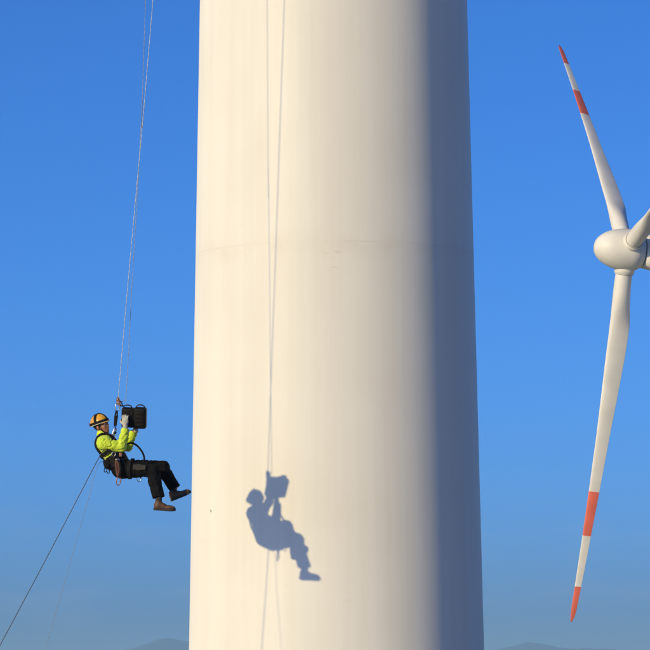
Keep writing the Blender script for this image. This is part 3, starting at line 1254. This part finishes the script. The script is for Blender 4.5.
def f_torso_jk(P):
    return smin(f_torso(P), sd_capsule(P, Q(103, 439), Q(101.5, 434.5, 1), px(6.6), px(5.6)), 0.03)


inner = (Q(106, 444), Q(118, 464))
for s in (1, -1):
    surface_strap('shoulder_strap', [Q(122, 455, 7 * s), Q(117, 444, 8 * s), Q(109, 434, 8 * s), Q(98, 437, 7 * s), Q(95, 445, 7 * s), Q(103, 460, 6 * s)], 0.045, M['black_web'], harness, inner, f_torso_jk, 40)
surface_strap('side_strap', [Q(112, 447, 14), Q(114, 453, 16), Q(117, 462, 15)], 0.04, M['black_web'], harness, inner, f_torso_jk, 12)


def torus(name, c, R0, r0, n1, n2, material, parent, sx=1.0):
    """Oval ring in the plane spanned by n1, n2."""
    n1, n2 = Vector(n1).normalized(), Vector(n2).normalized()
    pts = [Vector(c) + n1 * R0 * math.cos(2 * math.pi * i / 24) + n2 * R0 * sx * math.sin(2 * math.pi * i / 24) for i in range(24)]
    return tube(name, pts, r0, material, parent, 8, closed=True)


torus('d_ring', Q(125.5, 456, 2), 0.03, 0.006, (0, 1, 0), (0.3, 0, 1), M['steel'], harness, 1.2)
torus('d_ring', Q(114.5, 455, 17.5), 0.024, 0.005, (1, 0, 0), (0, 0, 1), M['steel'], harness, 1.2)
rounded_box('buckle', (0.05, 0.02, 0.04), M['steel'], harness, Q(118.5, 461, 16.8), None, 0.006)
rounded_box('buckle', (0.035, 0.016, 0.05), M['bronze'], harness, Q(121.5, 455.5, 14.5), None, 0.006)
# stiff dark loop in front of the belly
tube('gear_loop', smooth_path([Q(125, 446, 3), Q(130.5, 443.2, 4), Q(136, 445, 4), Q(140.5, 449.5, 4), Q(143.6, 455, 3), Q(144.2, 460.5, 2), Q(141, 464, 2)], 36), 0.0125, M['black_web'], harness, 10)
# yellow-green webbing that hangs out under the belt at the back
band('webbing_tail', [Q(103.5, 455, 8), Q(106.5, 459, 10), Q(108.2, 463, 11), Q(107.8, 466.5, 11)], [(-0.3, -1, 0.1)] * 4, 0.035, 0.005, M['yellow_web'], harness)
# grey pocket patch on the near thigh
pk = []
a, b = Vector(LEG_N[0]), Vector(LEG_N[1])
axl = (b - a).normalized()
sd = Vector((0, -1, 0.35))
sd = (sd - axl * sd.dot(axl)).normalized()
up_ = axl.cross(sd)
vs, fs = [], []
GN, GM = 12, 7
for i in range(GN):
    for j in range(GM):
        t = 0.40 + 0.40 * i / (GN - 1)
        c = a.lerp(b, t)
        an = R_(-20 + 44 * j / (GM - 1)) * (1 - 0.5 * abs(i / GN - 0.45))
        d = sd * math.cos(an) + up_ * math.sin(an)
        vs.append(Vector(march(f_trouser, c, d, 0.2)) + d * 0.010)
for i in range(GN - 1):
    for j in range(GM - 1):
        q = i * GM + j
        fs.append((q, q + 1, q + GM + 1, q + GM))
po = from_data('thigh_pocket', vs, fs, M['patch'], trousers)
so = po.modifiers.new('thickness', 'SOLIDIFY')
so.thickness = 0.008
so.offset = 0

# ================================================================== GEAR (things of their own)
def carabiner_path(c, length, width, long_ax, wide_ax):
    la, wa = Vector(long_ax).normalized(), Vector(wide_ax).normalized()
    pts = []
    for i in range(28):
        t = 2 * math.pi * i / 28
        x, y = math.cos(t), math.sin(t)
        w = 1.0 + 0.22 * y
        pts.append(Vector(c) + wa * (width / 2 * math.copysign(abs(x) ** 0.7, x) * w) + la * (length / 2 * math.copysign(abs(y) ** 0.75, y)))
    return pts


def carabiner(name, c, length, width, long_ax, wide_ax, material, label, rad=0.006):
    e = empty(name, c, label, 'carabiner', 'carabiners on the worker\'s gear')
    la, wa = Vector(long_ax).normalized(), Vector(wide_ax).normalized()
    tube('frame', carabiner_path((0, 0, 0), length, width, long_ax, wide_ax), rad, material, e, 8, closed=True)
    tube('locking_sleeve', [wa * width * 0.5 - la * length * 0.16, wa * width * 0.53 + la * length * 0.16], rad * 1.6, material, e, 10)
    return e


# equipment case in the worker's hands
case = empty('equipment_case', porigin + CASE_C, 'black two lobed equipment case held up in the worker\'s hands', 'case')
case.rotation_euler = (R_(14), R_(3), R_(-6))


def cb(name, size, c, material, bevel, parent=case, seg=4):
    return rounded_box(name, size, material, parent, c, None, bevel, seg)


body_l = cb('shell', (0.162, 0.112, 0.262), (-0.080, 0, -0.005), M['case'], 0.024)
body_r = cb('shell', (0.168, 0.120, 0.282), (0.083, 0, -0.005), M['case'], 0.030)
cb('hinge', (0.024, 0.108, 0.245), (0.0, 0, -0.008), M['case'], 0.006)
for z in (0.065, 0.015, -0.035, -0.085):
    cb('rib', (0.105, 0.010, 0.022), (0.085, -0.0605, z), M['case_rib'], 0.004, body_r, 2)
cb('latch', (0.03, 0.012, 0.05), (-0.02, -0.058, 0.055), M['case_rib'], 0.004, body_l, 2)
cb('latch', (0.03, 0.012, 0.05), (-0.02, -0.058, -0.065), M['case_rib'], 0.004, body_l, 2)
for x, s in ((-0.085, body_l), (0.085, body_r)):
    zt = 0.126 if x < 0 else 0.136
    tube('handle', smooth_path([(x - 0.052, 0, zt - 0.012), (x - 0.046, 0, zt + 0.020), (x, 0, zt + 0.034), (x + 0.046, 0, zt + 0.020), (x + 0.052, 0, zt - 0.012)], 20), 0.0085, M['case_handle'], s, 8)

# rope device where the ropes end
RY = 51.33
RP = at(118.0, 398.5, RY)                        # lower end of the main rope
RL = RP - porigin


dev = empty('rope_descender', RP + Vector((0.0, 0, -0.03)), 'bronze rope device at the lower end of the ropes above the worker', 'descender')
for s in (-1, 1):
    vs = []
    for yy in (s * 0.016 - 0.003, s * 0.016 + 0.003):
        for x, z in ((-0.014, 0.05), (0.012, 0.052), (0.03, 0.01), (0.034, -0.05), (0.012, -0.065), (-0.012, -0.05), (-0.024, 0.0)):
            vs.append((x, yy, z))
    fs = [tuple(range(7)), tuple(range(7, 14))] + [(k, (k + 1) % 7, 7 + (k + 1) % 7, 7 + k) for k in range(7)]
    from_data('side_plate', vs, fs, M['bronze'], dev, smooth=False)
v, f = [], []
for x, z in ((0.0, 0.02), (0.008, -0.03)):
    tube('cam_bolt', [(x, -0.022, z), (x, 0.022, z)], 0.013, M['steel'], dev, 12)
tube('handle', smooth_path([(0.02, -0.02, 0.0), (0.05, -0.022, -0.03), (0.058, -0.022, -0.075)], 8), 0.008, M['black_web'], dev, 8)

c1 = RP + Vector((-0.006, 0, -0.115))
carabiner('carabiner', c1, 0.10, 0.055, (0.15, 0, 1), (1, 0.2, 0), M['steel'], 'steel carabiner just under the bronze rope device')
# short link from the device to the left case handle
case_top = porigin + CASE_C + Vector((-0.10, 0, 0.155))
lk = tube('webbing_link', smooth_path([RP + Vector((0.025, 0, -0.075)), RP + Vector((0.05, 0, -0.10)), case_top + Vector((0.0, 0, 0.004))], 10), 0.0075, M['black_web'], None, 8)
tag(lk, 'short black link between the bronze rope device and the case handle', 'webbing')

# black lanyard from the carabiner down to the chest
lan = empty('lanyard', c1, 'black webbing lanyard running from the carabiner down to the worker\'s chest', 'lanyard')
p0 = Vector((-0.012, -0.004, -0.045))
p1 = W(115.2, 428, 5) - c1
for dx in (-0.011, 0.013):
    band('webbing', [p0 + Vector((dx * 0.5, 0, 0)), p0.lerp(p1, 0.35) + Vector((dx * 1.3, 0, 0)), p0.lerp(p1, 0.7) + Vector((dx, 0, 0)), p1 + Vector((dx * 0.4, 0, 0))],
         [(0.1, -1, 0)] * 4, 0.020, 0.006, M['black_web'], lan)
rounded_box('stitched_sleeve', (0.034, 0.018, 0.12), M['black_web'], lan, p0.lerp(p1, 0.55), None, 0.007)
rounded_box('blue_fitting', (0.022, 0.02, 0.05), M['blue_fit'], lan, p1 + Vector((0.006, -0.006, 0.0)), None, 0.006)
# grey chest ascender under the chin, end of the lanyard
asc = empty('chest_ascender', W(114.6, 432, 5), 'grey metal rope clamp on the worker\'s chest below the chin', 'rope clamp')
rounded_box('clamp_frame', (0.045, 0.022, 0.10), M['steel'], asc, (0, 0, 0), Matrix.Rotation(R_(20), 3, 'Y'), 0.009)
rounded_box('clamp_cam', (0.03, 0.03, 0.035), M['case'], asc, (0.012, -0.006, -0.012), Matrix.Rotation(R_(35), 3, 'Y'), 0.008)
torus('attachment_ring', (-0.006, 0, -0.065), 0.022, 0.005, (1, 0, 0), (0, 0, 1), M['steel'], asc)

# red-brown webbing sling with a carabiner hanging from the hip
sl = empty('webbing_sling', W(117.5, 461, 17), 'red brown webbing sling hanging from the worker\'s hip', 'sling')
L0 = W(117.5, 461, 17)
for k, (dx, mt) in enumerate(((-0.012, 'red_web'), (0.014, 'red_web'), (0.034, 'black_web'))):
    pts = [W(117.3, 460.5, 17.6) - L0 + Vector((dx * 0.4, -0.004 * k, 0)), W(117.8, 466, 18.5) - L0 + Vector((dx * 1.3, -0.004 * k, 0)), W(118.6, 473, 18.5) - L0 + Vector((dx, -0.004 * k, 0)), W(119.2, 479, 18.2) - L0]
    band('webbing', smooth_path(pts, 12), [(0.1 * k, -1, 0)] * 13, 0.022, 0.005, M[mt], sl)
carabiner('carabiner', W(119.4, 482.2, 18.2), 0.10, 0.055, (0.1, 0, 1), (1, 0.3, 0), M['bronze'], 'bronze carabiner at the bottom of the red brown sling', 0.0065)
carabiner('carabiner', W(139.2, 479.2, 9), 0.075, 0.052, (-0.2, 0, 1), (1, 0.1, 0.2), M['steel'], 'thin steel carabiner hanging under the worker\'s thigh', 0.0045)

# pouch with dangling clips at the back of the belt
pouch = empty('tool_pouch', W(107, 464, 10), 'small black tool pouch with clips hanging behind the worker\'s hip', 'pouch')
rounded_box('pouch_body', (0.075, 0.06, 0.10), M['black_web'], pouch, (0, 0, -0.01), Matrix.Rotation(R_(-14), 3, 'Y'), 0.016)
rounded_box('flap', (0.082, 0.068, 0.03), M['black_web'], pouch, (-0.006, 0, 0.034), Matrix.Rotation(R_(-14), 3, 'Y'), 0.01)
for x, z, a in ((-0.012, -0.085, 10), (0.022, -0.10, -12), (0.05, -0.06, -30)):
    torus('clip', (x, -0.012, z), 0.017, 0.0055, Matrix.Rotation(R_(a), 3, 'Y') @ Vector((1, 0, 0)), Matrix.Rotation(R_(a), 3, 'Y') @ Vector((0, 0, 1)), M['black_web'], pouch, 1.7)
pb = rounded_box('hook_bar', (0.06, 0.016, 0.016), M['black_web'], pouch, (0.006, -0.01, -0.062), None, 0.005)

# ================================================================== ROPES
def rope(name, pts, rad, material, label, n=200, group=None):
    path = smooth_path(pts, n)
    base = path[0].copy()
    o = tube(name, [p - base for p in path], rad, material, None, 8)
    o.location = base
    return tag(o, label, 'rope', group)


def extend(p, q, z):
    t = (z - p.z) / (q.z - p.z)
    return p + (q - p) * t


# main rope: image (153,0) .. (118,398), a slight belly in between
a_ = at(153, 0, 51.58)
b_ = at(144.7, 100, 51.52)
c_ = at(135.6, 200, 51.45)
d_ = at(126.6, 300, 51.39)
top = extend(b_, a_, TOWER_TOP + 0.2)
rope('rope', [RP + Vector((0, 0, -0.03)), d_, c_, b_, a_, a_.lerp(top, 0.5), top], 0.0042, M['rope_light'], 'pale twisted main rope from the bronze device up past the top edge')
a_ = at(145.6, 0, 51.76)
b_ = at(142.3, 100, 51.68)
d_ = at(131.2, 300, 51.46)
e_ = at(126.4, 392, 51.36)
top = extend(b_, a_, TOWER_TOP + 0.2)
top.y = min(top.y, 53.75)
rope('rope', [W(119.5, 402.5, 3), at(124.5, 400, 51.35), e_, d_, at(137, 200, 51.57), b_, a_, a_.lerp(top, 0.5), top], 0.0033, M['rope_dark'], 'thin grey backup rope beside the pale main rope')
# tag lines to the ground on the left
a_ = W(97.5, 459.5, 5)
a_ = at(98.5, 458.5, 51.07)
b_ = at(50, 551.5, 50.6)
c_ = at(0, 645.5, 50.12)
g_ = extend(b_, c_, 0.02)
rope('tag_line', [W(103.5, 452.5, 4), a_, b_, c_, g_], 0.0052, M['rope_tag'], 'dark tag line running from the worker\'s back down to the lower left corner')
a_ = at(97.5, 466, 50.95)
b_ = at(75, 545, 50.55)
c_ = at(48.5, 638, 50.08)
g_ = extend(b_, c_, 0.02)
rope('tag_line', [W(105.5, 461.5, 9), a_, at(89, 497, 50.8), b_, at(64.5, 583, 50.36), c_, g_], 0.0026, M['rope_thin'], 'faint thin pale line sloping down right of the dark tag line')

# ================================================================== AIR
hz = rounded_box('haze', (1, 1, 1), bpy.data.materials.new('haze_air'), None, bevel=0)
hz.location = (0, 15000, 52)
hz.scale = (40000, 36000, 150)
hz['kind'] = 'stuff'
hz['label'] = 'pale distant air haze'
hm = hz.data.materials[0]
hm.use_nodes = True
hm.node_tree.nodes.clear()
ho = hm.node_tree.nodes.new('ShaderNodeOutputMaterial')
pv = hm.node_tree.nodes.new('ShaderNodeVolumePrincipled')
pv.inputs['Color'].default_value = (0.42, 0.74, 1.0, 1)
pv.inputs['Density'].default_value = 1.05e-4
pv.inputs['Anisotropy'].default_value = 0.0
hm.node_tree.links.new(pv.outputs['Volume'], ho.inputs['Volume'])
